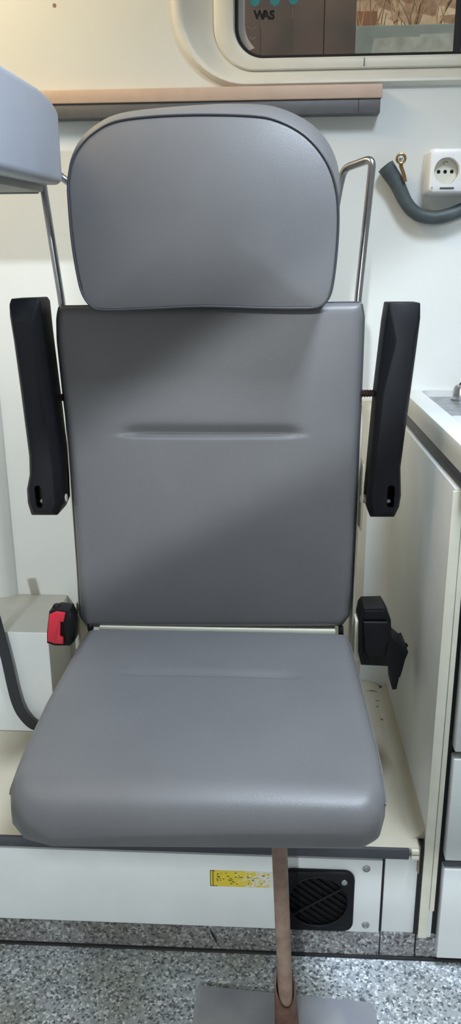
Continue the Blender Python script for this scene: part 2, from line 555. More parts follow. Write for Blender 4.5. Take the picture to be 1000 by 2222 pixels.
# unseen blocker added behind the viewer, its raked slit shapes the daylight band
bm = B()
zl = lambda x: 1.16+.555*(x+.038)
zx = lambda z: (z-1.16)/.555-.038
zu = lambda x: 1.31+.65*(x+.07)
prism(bm, [Vector((x, YB, z)) for x, z in ((-.31, .81), (XR, .81), (XR, ZC), (1.385, ZC), (-.31, zl(-.31)))], (0, -.04, 0))
prism(bm, [Vector((x, YB, z)) for x, z in ((-.31, zu(-.31)), (.915, ZC), (XL, ZC), (XL, 1.44), (-.31, 1.44))], (0, -.04, 0))
struct(obj('light_blocker_rear', bm, M_WALL, smooth=False))
# lower wall lining to the right of the seat
bm = B(); box(bm, .10, PX-.001, -.012, .0, .215, .815, .003)
struct(obj('trim_2', bm, M_CREAM))
# vinyl skirting under the bench and the cabinet
bm = B(); box(bm, XL, .264, -.517, -.50, 0, .047)
struct(obj('baseboard_back', bm, M_COVE, smooth=False))
bm = B(); box(bm, .266, .3195, -.516, -.50, .001, .049)
struct(obj('baseboard_middle', bm, M_COVE, smooth=False))
bm = B(); box(bm, .3225, XR, -.515, -.50, 0, .046)
struct(obj('baseboard_right', bm, M_COVE, smooth=False))
bm = B(); tube(bm, [(XL, -.519, .001), (XR, -.519, .001)], .0032, 8)
struct(obj('trim_3', bm, M_GAP))

# ================================================================== OUTSIDE
bm = B(); box(bm, -6, 8, .3, 9, -.6, -.5)
mgr = mat('dry_ground', (120, 112, 100), .9, noise=.3, nscale=3)
struct(obj('ground_outside', bm, mgr, smooth=False))
bm = B(); box(bm, -2.5, 4.5, 5.0, 5.5, -.5, 4.4)
sw = thing('stone_wall', 'beige rough stone wall seen far behind the window glass', 'wall', (1, 5, -.5)); obj('stonework', bm, M_STONE, sw, smooth=False)
mcon = mat('grey_green_concrete', (128, 134, 126), .8, noise=.2, nscale=6)
mcon2 = mat('pale_concrete', (176, 176, 164), .8, noise=.25, nscale=16)
lw = thing('low_wall', 'low grey concrete wall outside, along the bottom of the window', 'wall', (1, 4, -.5))
bm = B(); box(bm, -1.2, 4, 4.0, 4.25, -.5, 2.498, .01); obj('wall_body', bm, mcon, lw)
bm = B()
q = [at(x, y, 'y', 3.99) for x, y in ((812, 84), (868, 80), (908, 80), (912, 74), (980, 72), (1100, 68), (1100, 135), (800, 135))]
prism(bm, q, (0, .02, 0)); obj('pale_render_patch', bm, mcon2, lw, smooth=False)
mtr = mat('dark_brown_timber', (106, 84, 72), .8, noise=.45, nscale=5, rgb2=(78, 66, 58))
bm = B()
for k in range(12):
    x0 = -1.45+k*.16; box(bm, x0, x0+.158, 2.998, 3.05+.012*(k % 2), -.5, 3.6, .006)
x1 = at(772, 60, 'y', 3).x
for v in bm.verts: v.co.x += x1-.468
tag(obj('timber_gate', bm, mtr, org=(0, 3, -.5)), 'dark brown timber boarding outside the left part of the window', 'gate')
mbr = mat('dry_branch_bark', (178, 142, 104), .8, noise=.3, nscale=20)
sh = thing('bare_shrub', 'bare branching shrub in front of the stone wall outside', 'shrub', (at(882, 50, 'y', 4.6).x, 4.6, 2.2))
random.seed(9)


def branch(bm, p, d, L, r, depth):
    pts = [p]; q = p.copy(); dd = d.copy()
    for i in range(4):
        dd = (dd+Vector((random.uniform(-.18, .18), random.uniform(-.1, .1), random.uniform(-.02, .15)))).normalized()
        q = q+dd*L/4; pts.append(q.copy())
    tube(bm, pts, [r*(1-.12*i) for i in range(5)], 5)
    if depth > 0:
        for k in range(3):
            s = pts[random.randint(2, 4)]
            nd = (dd+Vector((random.uniform(-.8, .8), random.uniform(-.3, .3), random.uniform(0, .5)))).normalized()
            branch(bm, s, nd, L*.7, r*.6, depth-1)


base = Vector((sh.location.x, 4.6, 2.2))
for k in range(7):
    bm = B(); a = -.9+1.8*k/6
    branch(bm, base+Vector((a*.03, 0, 0)), Vector((math.sin(a*.8), 0, math.cos(a*.8))), .42, .012, 2)
    obj('branch', bm, mbr, sh)
bm = B(); lathe(bm, [(.05, -2.7), (.04, -1.2), (.03, .02)], base, 'z', 10); obj('trunk', bm, mbr, sh)
mcr = mat('rust_brown_door', (150, 100, 70), .8, noise=.25, nscale=8)
bm = B(); a = at(775, 25, 'y', 4.98); b_ = at(818, 25, 'y', 4.98)
box(bm, a.x, b_.x, 4.95, 5.0, 1.6, at(800, 27, 'y', 4.98).z); obj('wooden_hatch', bm, mcr, sw, smooth=False, label='rust brown hatch')

# ================================================================== BENCH
bench = thing('bench', 'low built-in white bench with charcoal front edge under the seat', 'bench', (-.4, -.26, 0))
bm = B(); box(bm, XL+.002, .3165, -.508, -.0005, .0, .205)
obj('body', bm, M_PANEL, bench, smooth=False)
bm = B(); box(bm, XL+.002, .3164, -.521, -.0005, .205, .2155, .002)
obj('lid', bm, M_CREAM, bench)
bm = B(); box(bm, XL+.002, .300, -.5255, -.508, .1965, .2145, .0015)
obj('edge_strip', bm, M_EDGE, bench, label='charcoal front edge strip')
bm = B(); box(bm, XL+.002, .2625, -.516, -.508, .047, .1855, .001)
fp = obj('front_panel', bm, M_PANEL, bench)
bm = B(); box(bm, .2665, .3165, -.515, -.508, .049, .194, .001)
obj('end_panel', bm, M_PANEL, bench)
bm = B(); box(bm, .262, .267, -.512, -.5075, .0, .196)
obj('panel_gap', bm, M_GAP, bench, smooth=False)
bm = B(); box(bm, .303, .3145, -.5265, -.512, .197, .2045, .001)
box(bm, .303, .3145, -.5265, -.512, .2065, .2135, .001)
obj('end_bracket', bm, M_FRAMEW, bench, label='small cream end bracket')
bm = B(); box(bm, .3145, .3165, -.523, -.44, .17, .2158)
obj('rusted_seam', bm, M_RUST, bench, smooth=False, label='rusty end seam')
for px, py in ((795, 1885), (793, 2007)):
    q = at(px, py, 'y', -.516); bm = B()
    lathe(bm, [(.0062, 0), (.006, -.0012), (.0038, -.002), (.0035, -.0012), (.001, -.0012)], (q.x, -.516, q.z), 'y', 16)
    s = obj('screw', bm, M_STEEL, bench)
# chips of flaked paint on the lid
mst = mat('brown_stain', (128, 104, 76), .8, noise=.4, nscale=200)
random.seed(2)
for (px, py, L) in ((808, 1499, 26), (823, 1510, 8), (820, 1520, 12), (818, 1532, 5), (828, 1560, 6), (856, 1622, 4), (880, 1712, 5)):
    a = at(px-L/2, py, 'z', .2157); c = at(px+L/2, py+random.uniform(-4, 4), 'z', .2157)
    bm = B(); mid = a.lerp(c, .5)+Vector((0, random.uniform(-.004, .004), 0))
    tube(bm, catmull([a, mid, c], 4), [.0004]+[random.uniform(.001, .0026) for _ in range(7)]+[.0004], 6, flat=.0004, up=(0, 1, 0))
    obj('paint_chip', bm, mst, bench, label='brown chipped mark')

# moulded fillets of the corner right of the seat
bm = B(); R = .05; seg = 10
pr = [(PX-R*(1-math.sin(math.pi/2*k/seg)), -.012-R*(1-math.cos(math.pi/2*k/seg))) for k in range(seg+1)]
pr = [(PX-.001, -.012)]+pr
prism(bm, [Vector((x, y, .216)) for x, y in pr], (0, 0, .56))
struct(obj('trim_4', bm, M_PANEL))
bm = B(); R = .022
pr = [(PX-R*(1-math.sin(math.pi/2*k/seg)), .2157+R*(1-math.cos(math.pi/2*k/seg))) for k in range(seg+1)]
pr = [(PX-.0005, .2157)]+pr
prism(bm, [Vector((x, -.50, z)) for x, z in pr], (0, .45, 0))
struct(obj('trim_5', bm, M_CREAM))

# vent
vx0, vx1, vz0, vz1 = .108, .2205, .055, .1675
vent = thing('air_vent', 'black square air vent with slats in the bench front, behind the post', 'vent', ((vx0+vx1)/2, -.517, vz0))
bm = B(); prism(bm, [Vector((x, -.516, z)) for x, z in rrect(vx0, vz0, vx1, vz1, .016, 6)], (0, -.009, 0), .0025)
M_VENT = mat('black_vent_plastic', (9, 9, 12), .55, spec=.25)
fr = obj('frame', bm, M_VENT, vent)
vc = Vector(((vx0+vx1)/2, 0, (vz0+vz1)/2)); VR = .047
bm = B(); lathe(bm, [(VR, -.54), (VR, -.5185)], (vc.x, 0, vc.z), 'y', 40); cut(fr, bm)
bm = B(); lathe(bm, [(VR-.0005, -.5183), (VR-.0005, -.5172)], (vc.x, 0, vc.z), 'y', 40); obj('back_disc', bm, M_HOLE, vent)
bm = B(); tube(bm, [(vc.x+VR*math.cos(2*math.pi*k/40), -.5245, vc.z+VR*math.sin(2*math.pi*k/40)) for k in range(40)], .0016, 8, closed=True)
obj('ring', bm, M_VENT, vent)
da, db = math.radians(-38), math.radians(35)
for k in range(-4, 5):
    o = k*.0102; h = math.sqrt(max(VR*VR-o*o, 0))-.001
    d = Vector((math.cos(da), 0, math.sin(da))); nn = Vector((-math.sin(da), 0, math.cos(da)))
    c = Vector((vc.x, -.5205, vc.z))+nn*o
    bm = B(); tube(bm, [c-d*h, c+d*h], .0011, 6, flat=.0024); obj('slat', bm, M_VENT, vent)
d = Vector((math.cos(db), 0, math.sin(db))); bm = B()
tube(bm, [Vector((vc.x, -.5235, vc.z))-d*.047, Vector((vc.x, -.5235, vc.z))+d*.047], .0019, 8); obj('cross_bar', bm, M_VENT, vent)
q = at(747, 1915, 'y', -.525); bm = B(); lathe(bm, [(.005, -.5245), (.0046, -.5262), (.002, -.5268)], (q.x, 0, q.z), 'y', 14)
obj('screw', bm, M_STEEL, vent)

# sticker
sx0, sx1, sz0, sz1 = -.004, .094, .127, .157
stk = thing('warning_sticker', 'worn yellow sticker with scuffed black print on the bench front', 'sticker', ((sx0+sx1)/2, -.5163, sz0))
bm = B(); box(bm, sx0, sx1, -.5166, -.5158, sz0, sz1)
obj('backing', bm, sticker_mat(sx0-(sx0+sx1)/2, sx1-(sx0+sx1)/2), stk, smooth=False)
random.seed(12)
bm = B()
mark = lambda x0, x1, z0, z1: box(bm, x0, x1, -.5168, -.5165, z0, z1)
mark(sx0, sx0+.0012, sz0+.001, sz1); mark(sx0+.004, sx0+.0055, sz0+.001, sz1); mark(sx0, sx0+.012, sz0, sz0+.0012); mark(sx0, sx0+.008, sz1-.0012, sz1)
for k in range(46):
    x = sx0+.010+random.random()**1.4*.082; z = sz0+random.uniform(.004, .026); w = random.uniform(.001, .005)
    mark(x, x+w, z, z+random.uniform(.0006, .0018))
obj('scuffed_print', bm, mat('faded_print', (92, 82, 40), .7), stk, smooth=False)

# scuffs on the front panel
bm = B()
a = at(455, 2015, 'y', -.5175); c = at(470, 2045, 'y', -.5175)
tube(bm, [a, a.lerp(c, .5), c], [.0006, .0022, .001], 6, flat=.0004, up=(0, 0, 1))
tag(obj('scuff_mark', bm, M_GAP, org=a), 'short black diagonal scuff on the speckled skirting below the bench', 'scuff')

# ================================================================== FLOOR PLATE
bm = B()
pts = [at(430, 2128, 'z', 0), at(640, 2146, 'z', 0), at(812, 2166, 'z', 0)]
bl, br = Vector((-.02, -.588, 0)), Vector((.248, -.605, 0))
pts = fillet([bl.lerp(br, .5), br, br+Vector((0, -.24, 0)), bl+Vector((-.004, -.25, 0)), bl, bl.lerp(br, .5)], .012, 5)[:-1]
prism(bm, pts, (0, 0, .006), .0015)
tag(obj('floor_plate', bm, M_PLATE, org=(.11, -.7, 0)), 'flat scuffed grey plate on the speckled floor under the post', 'plate')

# ================================================================== SEAT
seat = thing('folding_seat', 'grey leatherette attendant seat with headrest and black armrests folded up', 'seat', (0, -.45, .2155))
YS = -.372
# backrest
ol = [at(x, y, 'y', YS) for x, y in ((124, 664), (119, 690), (120, 740), (133, 860), (150, 1000), (160, 1150), (168, 1300), (172, 1345), (185, 1366))]
orr = [at(x, y, 'y', YS) for x, y in ((742, 1364), (757, 1342), (762, 1290), (772, 1100), (783, 900), (789, 750), (791, 690), (786, 657))]
poly = [(p.x, p.z) for p in ol+orr]
zc = at(460, 940, 'y', YS).z
bm, rim = grid_cushion(poly, .07, .013, .010, lambda u, v, d: Vector((u, YS+d, v)),
                       grooves=[dict(u=-.004, v=zc, hw=.122, soft=.006, d=.0095, up=.010, dn=.0032)])
backrest = obj('backrest', bm, M_LEATHER, seat, angle=70)
bm = B(); rim = [Vector((p.x*1.001, p.y, p.z)) for p in rim]
tube(bm, resample(rim, 220), .0016, 6, closed=True); obj('piping', bm, M_PIPE, backrest)
# backrest shell
bm = B()
bx0, bx1 = -.2265, .2175
prism(bm, [Vector((x, -.300, z)) for x, z in rrect(bx0-.003, .488, bx1+.004, .985, .02, 5)], (0, -.008, 0), .002)
shell = obj('back_frame', bm, M_FRAMEW, seat, label='cream painted steel back frame')
for sx in (-1, 1):
    xa, xb, xc, yf_ = (-.2268, -.2289, -.2312, -.3435) if sx < 0 else (.2182, .2215, .2243, -.380)
    bm = B(); box(bm, min(xa, xb), max(xa, xb), -.352, -.300, .455, .86, .0008)
    obj('side_plate', bm, M_FRAMEW, shell)
    bm = B(); box(bm, min(xb, xc), max(xb, xc), yf_, -.310, .672, .775, .0008)
    obj('armrest_bracket', bm, M_CREAM, shell)
# frame bar in the gap
z = .4995
bm = B(); box(bm, -.19, .19, -.376, -.352, z-.003, z+.0045, .0012); obj('gap_bar', bm, M_FRAMEW, seat, label='white bar between backrest and cushion')
for sx in (-1, 1):
    bm = B(); lathe(bm, [(.008, -.003), (.010, 0), (.008, .004)], (sx*.203-.004, -.366, .499), 'x', 14); obj('hinge', bm, M_BLACKD, seat)

# seat cushion
tz = .503
sl = [(-.2115, -.374), (-.2145, -.45), (-.217, -.60), (-.213, -.72), (-.208, -.770), (-.199, -.797), (-.182, -.814), (-.150, -.822)]
sr = [(.19, -.812), (.209, -.798), (.2185, -.768), (.221, -.70), (.219, -.60), (.2155, -.45), (.2125, -.374)]
poly = [(x, y) for x, y in sl+sr]


def seat_place(u, v, d):
    f = min(1, max(0, (-.762-v)/.061))
    drop = .040*(1-math.sqrt(1-f*f*.999))*(1-d/.056)
    return Vector((u, v, tz-d-drop))


zc = at(455, 1478, 'z', .5).y
bm, rim = grid_cushion(poly, .056, .020, .009, seat_place,
                       grooves=[dict(u=.004, v=zc, hw=.115, soft=.006, d=.0045, up=.012, dn=.005)])
cush = obj('seat_cushion', bm, M_LEATHER, seat, angle=70)
for sx in (-1, 1):
    line = sorted([p for p in rim if p.x*sx > .15 and -.775 < p.y < -.376], key=lambda p: p.y)
    bm = B(); tube(bm, resample(line, 60, closed=False), .0016, 6); obj('piping', bm, M_LEATHER, cush)
bm = B(); box(bm, -.195, .195, -.70, -.36, tz-.068, tz-.0555, .003); obj('seat_pan', bm, M_FRAMEW, seat)
# pedestal on the bench
bm = B(); box(bm, -.13, .13, -.47, -.12, .2160, .4352, .006)
obj('pedestal', bm, M_FRAMEW, seat)
bm = B(); box(bm, -.11, .11, -.301, -.012, .60, .66, .004); obj('wall_mount', bm, M_FRAMEW, seat)

# headrest
hp = [(150, 450), (148, 400), (156, 352), (176, 315), (205, 287), (250, 264), (330, 253), (440, 249), (550, 252), (602, 262), (652, 287), (690, 323),
      (717, 368), (731, 420), (734, 480), (730, 550), (722, 615), (712, 648), (690, 666), (640, 669), (560, 668), (440, 665), (320, 670), (225, 673), (198, 664), (178, 635), (166, 585), (156, 520)]


def hy(py): return -.432+(670-py)/420*.030      # the face leans back a little


front = resample(catmull([at(x, y, 'y', hy(y)) for x, y in hp], 6, True), 160)
cx = sum(p.x for p in front)/160; cz = sum(p.z for p in front)/160
ztop = max(p.z for p in front); zbot = min(p.z for p in front)


def flare(k, dy, inset=0.):
    out = []
    n = len(front)
    for i, p in enumerate(front):
        t = front[(i+2) % n]-front[i-2]; nm = Vector((-t.z, 0, t.x)).normalized()
        if nm.dot(p-Vector((cx, p.y, cz))) < 0: nm = -nm
        w = (p.z-zbot)/(ztop-zbot); w = max(0, min(1, (w-.42)/.5)); w = w*w*(3-2*w)
        rightw = .875+.125*math.tanh((p.x-cx)/.06)
        q = p+nm*(k*w*rightw-inset)+Vector((0, dy, 0)); out.append(q)
    return out


rings = [flare(.012, .100, .020), flare(.021, .098, .004), flare(.0255, .085), flare(.026, .065), flare(.022, .040), flare(.011, .014), flare(.003, .003), flare(0, 0)]
c0 = Vector((cx, 0, cz))
bm = B()
steps = [.975, .95, .91, .86, .78, .68, .56, .44, .32, .2, .1]
for s in steps:
    bl_ = .016*(1-s**2.6)
    rings.append([Vector((cx+(p.x-cx)*s, hy0 - bl_, cz+(p.z-cz)*s)) for p, hy0 in ((p, p.y+(1-s)*(-.417-p.y)) for p in front)])
V = loft(bm, rings, cap0=True)
cv = bm.verts.new((cx, -.433, cz)); last = V[-1]
for k in range(len(last)): bm.faces.new((last[k], last[(k+1) % len(last)], cv))
head = obj('headrest', bm, M_LEATHER, seat, angle=80)
bm = B(); tube(bm, [p+Vector((0, -.0005, 0)) for p in front], .0017, 8, closed=True); obj('piping', bm, M_PIPE, head)
# steel hoops beside the headrest
for pts in (
    [(777, 700), (776, 655), (809, 343), (746, 366), (737, 402)],
    [(141, 700), (134, 655), (84, 343), (132, 384), (162, 404)]):
    W_ = [at(x, y, 'y', yy) for (x, y), yy in zip(pts, (-.25, -.25, -.25, -.215, -.215))]
    sx = 1 if W_[0].x > 0 else -1
    e = Vector((W_[4].x-sx*.012, -.23, W_[4].z-.07))
    path = fillet([W_[0]+Vector((0, 0, -.05)), W_[1], W_[2], W_[3], W_[4], e, e+Vector((-sx*.03, -.085, -.02))], .014, 8)
    bm = B(); tube(bm, path, .0058, 14); obj('headrest_hoop', bm, M_CHROME, seat, label='bent steel hoop')
    bm = B(); q = path[0]-Vector((sx*.012, 0, 0)); box(bm, q.x-.010, q.x+.012, -.302, -.243, q.z-.012, q.z+.012, .003); obj('hoop_clamp', bm, M_FRAMEW, shell)

# armrests
armR = [((843, 657), (862, 738)), ((912, 657), (898, 738)), ((912, 690), (898, 744)), ((905, 745), (897, 762)), ((880, 930), (874, 930)), ((869, 1015), (864, 1015)), ((870, 1075), (865, 1073)),
        ((866, 1100), (861, 1097)), ((855, 1122), (852, 1116)), ((803, 1122), (812, 1116)), ((797, 1105), (809, 1100)), ((796, 1085), (809, 1080)), ((804, 1000), (817, 1000)), ((818, 850), (833, 850)), ((836, 700), (857, 757))]
armL = [((20, 660), (27, 692)), ((24, 648), (34, 696)), ((82, 646), (64, 700)), ((88, 655), (68, 706)), ((95, 720), (72, 740)), ((118, 900), (98, 900)), ((131, 1010), (113, 1010)), ((133, 1060), (116, 1058)),
        ((135, 1095), (119, 1092)), ((125, 1118), (114, 1112)), ((68, 1118), (74, 1112)), ((60, 1092), (66, 1090)), ((58, 1062), (63, 1062)), ((64, 1030), (69, 1030)), ((63, 990), (68, 990)), ((45, 850), (50, 850)), ((30, 740), (35, 745)), ((21, 685), (28, 706))]
for side, poly in ((1, armR), (-1, armL)):
    fr_ = [at(*b_, 'y', -.404) for a, b_ in poly]
    md_ = [at(*a, 'y', -.393) for a, b_ in poly]
    bm = B(); loft(bm, [fr_, md_, [p+Vector((0, .045, 0)) for p in md_], [p*1+Vector((0, .050, 0)) for p in md_]], True, True)
    bmesh.ops.recalc_face_normals(bm, faces=bm.faces)
    es = [e for e in bm.edges if len(e.link_faces) == 2 and e.calc_face_angle(0) > .35]
    bmesh.ops.bevel(bm, geom=es, offset=.0016, segments=2, profile=.5, affect='EDGES', clamp_overlap=True)
    arm = obj('armrest', bm, M_BLACK, seat, angle=25, label='black armrest folded up, %s of the backrest' % ('right' if side > 0 else 'left'))
    q = at(*((846, 1075) if side > 0 else (87, 1075)), 'y', -.395)
    bm = B(); prism(bm, [Vector((x, -.41, z)) for x, z in capsule(q.x, q.z, .0105, .036)], (0, .030, 0)); cut(arm, bm)
    bm = B(); prism(bm, [Vector((x, -.3812, z)) for x, z in capsule(q.x, q.z, .0103, .0355)], (0, .001, 0)); obj('slot', bm, M_HOLE, arm)
    bm = B(); lathe(bm, [(.0042, -.381), (.0042, -.390), (.003, -.3915)], (q.x-.001*side, 0, q.z-.010), 'y', 6); obj('bolt', bm, M_STEEL, arm)
    c = at(*((795, 1082) if side > 0 else (131, 1080)), 'y', -.37)
    bm = B(); x0 = c.x-side*.006; lathe(bm, [(.006, min(0, side*.020)), (.0068, min(0, side*.020)+.004), (.0068, max(0, side*.020)-.004), (.006, max(0, side*.020))], (x0-side*.004, -.37, c.z), 'x', 16)
    obj('pivot_bush', bm, M_CREAM, arm, label='cream pivot bush')
# upper stop bolt between backrest and right armrest
c = at(785, 853, 'y', -.36)
for side in (1, -1):
    x0 = .216 if side > 0 else -.2265
    L = .034 if side > 0 else .006
    zz = c.z if side > 0 else at(131, 862, 'y', -.36).z
    prof = []
    n = 9 if side > 0 else 3
    for k in range(n*2+1):
        prof.append((.0058 if k % 2 else .0044, side*L*k/(n*2)))
    if side < 0: prof = prof[::-1]
    bm = B(); lathe(bm, prof, (x0, -.362, zz), 'x', 12); obj('stop_bolt', bm, mat('dark_bolt', (70, 56, 52), .4, metal=.6), seat)

# belt buckle on the left
bk = [at(x, y, 'y', -.40) for x, y in ((106, 1328), (124, 1322), (150, 1325), (160, 1345), (161, 1392), (152, 1402), (118, 1402), (101, 1396), (101, 1372))]
bm = B(); prism(bm, bk, (0, .03, 0), .0025, 3)
buck = obj('belt_buckle', bm, M_BLACKD, seat)
rd = [at(x, y, 'y', -.4035) for x, y in ((107, 1334), (122, 1328), (141, 1331), (139, 1350), (131, 1350), (130, 1380), (138, 1382), (137, 1398), (118, 1397), (103, 1392), (103, 1370))]
bm = B(); prism(bm, rd, (0, .008, 0), .0012, 2)
obj('red_button', bm, M_RED, buck, label='red release button')
bm = B(); pr = []
c = at(150, 1363, 'y', -.405)
lathe(bm, [(.0265, 0.004), (.026, -.002), (.020, -.006), (.006, -.0075)], (0, 0, 0), 'y', 24)
for v in bm.verts: v.co = Vector((c.x+v.co.x*.36, -.401+v.co.y, c.z+v.co.z*1.0))
obj('black_cover', bm, M_BLACKD, buck)
c = at(124, 1320, 'y', -.385); bm = B(); lathe(bm, [(.007, -.008), (.007, .006), (.005, .009)], (c.x, -.385, c.z-.002), 'z', 14); obj('buckle_knob', bm, M_BLACKD, buck)
a = at(140, 1332, 'y', -.36); bm = B(); box(bm, a.x, -.226, -.375, -.352, a.z-.004, a.z+.004, .001)
box(bm, -.2312, -.2290, -.375, -.340, .462, .535, .0008); obj('buckle_bracket', bm, M_FRAMEW, buck)

# belt retractor on the right
rt = [(779, 1350), (783, 1330), (790, 1321), (834, 1320), (839, 1328), (848, 1345), (849, 1382), (862, 1394), (874, 1404), (880, 1402), (886, 1416), (879, 1432), (873, 1455), (868, 1470),
      (866, 1470), (860, 1496), (851, 1497), (850, 1472), (846, 1462), (844, 1446), (783, 1443), (778, 1420)]
bm = B(); prism(bm, [at(x, y, 'y', -.385) for x, y in rt], (0, .05, 0), .002, 2)
ret = obj('belt_retractor', bm, M_BLACKD, seat)
cv_ = [(787, 1346), (839, 1346), (845, 1352), (846, 1385), (838, 1400), (836, 1420), (800, 1424), (788, 1410)]
bm = B(); prism(bm, [at(x, y, 'y', -.385)+Vector((0, .002, 0)) for x, y in cv_], (0, -.009, 0), .0035, 3); obj('retractor_cover', bm, M_BLACK, ret)
cv_ = [(786, 1342), (790, 1324), (833, 1324), (838, 1342)]
bm = B(); prism(bm, [at(x, y, 'y', -.385)+Vector((0, .002, 0)) for x, y in cv_], (0, -.006, 0), .002, 2); obj('retractor_cap', bm, M_BLACK, ret)
bm = B(); box(bm, .221, .232, -.374, -.342, .45, .52, .001); obj('retractor_bracket', bm, M_FRAMEW, ret)
c = at(883, 1415, 'y', -.385); bm = B(); lathe(bm, [(.003, -.004), (.0055, 0), (.003, .004)], (c.x, -.362, c.z), 'z', 10); obj('latch_pin', bm, M_BLACKD, ret)

# rusted post
pt, pb = at(606, 1835, 'y', -.645), at(622, 2222, 'y', -.645)
d = (pt-pb).normalized()
top = pt+d*((.4345-pt.z)/d.z); bot = pb+d*((.007-pb.z)/d.z)
bm = B(); tube(bm, [bot, top], .0105, 20)
pth = thing('support_post', 'rusty brown round post under the seat, standing in a socket on the grey plate', 'post', bot)
post = obj('pole', bm, M_RUST, pth)
# split socket at the foot: half shell with an arched opening
bm = B()
K = 20; rows = []
hgt = .085
for r_ in (.0125, .0150):
    for zz in (0, 1):
        row = []
        for k in range(K):
            a = 2*math.pi*k/K
            f = .5+.5*math.cos(a-math.radians(100))
            h = (.042+.048*f) if zz else 0
            row.append(bm.verts.new(bot+Vector((r_*1.03*math.cos(a)*(1.12 if not zz else 1), r_*math.sin(a)*(1.12 if not zz else 1), 0))+d*h))
        rows.append(row)
for a, b_ in ((0, 1), (1, 3), (3, 2), (2, 0)):
    for k in range(K): bm.faces.new((rows[a][k], rows[a][(k+1) % K], rows[b_][(k+1) % K], rows[b_][k]))
obj('post_socket', bm, mat('dark_rust', (122, 92, 78), .6, noise=.35, nscale=60, rgb2=(84, 58, 46)), pth)

# ================================================================== NEIGHBOUR CUSHION (upper left)
nc = thing('padded_cushion', 'pale grey padded cushion jutting in at the upper left', 'cushion', (-.5, -.3, 1.19))
bm = B()
# section across x (looking along the pad), lofted along y
NX = -.226
far_t, far_b = at(136, 246, 'x', NX), at(139, 402, 'x', NX)
mid_t, near_t, near_b = at(104, 206, 'x', NX), at(0, 132, 'x', NX), at(0, 370, 'x', NX)
yf = far_b.y
secs = []
slope_t = 0; zb0 = far_b.z; zbs = (near_b.z-far_b.z)/(near_b.y-far_b.y)
for y, zt, dz, ins in ((yf+.001, far_t.z-.018, .012, .012), (yf-.001, far_t.z-.006, .004, .004), (yf-.010, far_t.z+.003, 0, 0), (yf-.024, mid_t.z-.003, 0, 0), (yf-.045, mid_t.z+.001, 0, 0), (yf-.09, mid_t.z+.003, 0, 0),
                       (near_t.y, near_t.z, 0, 0), (near_t.y-.12, near_t.z, 0, 0), (near_t.y-.13, near_t.z-.02, .01, .01)):
    zb = zb0+zbs*(y-yf)+dz
    secs.append([Vector((x, y, z)) for x, z in rrect(-.72, zb, NX-ins, zt, .011, 5)])
loft(bm, secs, True, True)
obj('pad', bm, M_LEATHER2, nc, angle=50)
bm = B(); box(bm, -.73, NX-.028, near_t.y-.1, yf-.012, zb0-.010, zb0+.004, .003)
for v in bm.verts: v.co.z += (v.co.y-yf)*zbs
obj('base_board', bm, mat('olive_grey_vinyl', (150, 152, 146), .6), nc)
bm = B(); box(bm, -.95, at(86, 405, 'y', yf).x, yf-.020, yf-.004, zb0-.012, zb0-.001, .002); obj('support_rail', bm, M_EDGE, nc, label='dark support rail')
bm = B(); box(bm, -.95, -.93, yf-.020, 0, zb0-.02, zb0+.02, .002); obj('wall_bracket', bm, M_EDGE, nc)

# ================================================================== LEFT BOX + BELT
bm = B(); box(bm, -1.2, -.319, -.238, -.0005, .2158, .424, .003)
for v in bm.verts:      # the top falls a little to the wall, the end is slightly skewed
    k = min(1, max(0, (v.co.y+.238)/.238))
    if v.co.z > .4: v.co.z -= .027*k
    if v.co.x > -.4: v.co.x -= .027*k
tag(obj('step_box', bm, M_PANEL, org=(-.77, -.09, .2155)), 'plain white box standing on the bench left of the seat', 'box')
q = [at(x, y, 'y', -.250) for x, y in ((-24, 1290), (-10, 1340), (4, 1393), (16, 1440), (27, 1490), (37, 1526), (50, 1552), (72, 1574), (100, 1578))]
for p in q: p.z = max(p.z, .2225)
pts = catmull(q, 5)
bm = B(); wd = []
for i, p in enumerate(pts):
    t = (pts[min(i+1, len(pts)-1)]-pts[max(i-1, 0)]).normalized(); nm = Vector((-t.z, 0, t.x)); f = i/(len(pts)-1)
    wd.append(nm*(.0092+.0040*f)+Vector((0, -.006*f, 0)))
ribbon(bm, pts, wd, (0, .0011, 0))
tag(obj('seat_belt', bm, M_BELT, org=q[3]), 'black seat belt strap hanging in front of the white box', 'belt')

# ================================================================== SHELF RAIL
rail = thing('wall_rail', 'straight wood and grey rail on the wall behind the headrest', 'rail', (-.1, 0, 1.31))
a = at(135, 201, 'y', -.03).z
bm = B(); box(bm, -.46, .267, -.032, -.0003, 1.332, 1.3535, .0015); obj('wood_strip', bm, M_WOOD, rail, label='pale wood top strip')
bm = B(); box(bm, -.46, .2645, -.0285, -.0003, 1.309, 1.3318, .001); obj('metal_strip', bm, M_ALU, rail, label='grey metal lower strip')
x = at(778, 228, 'y', -.029).x; bm = B(); box(bm, x-.0005, x+.0005, -.0288, -.02, 1.3092, 1.3315); obj('joint', bm, M_GAP, rail, smooth=False)

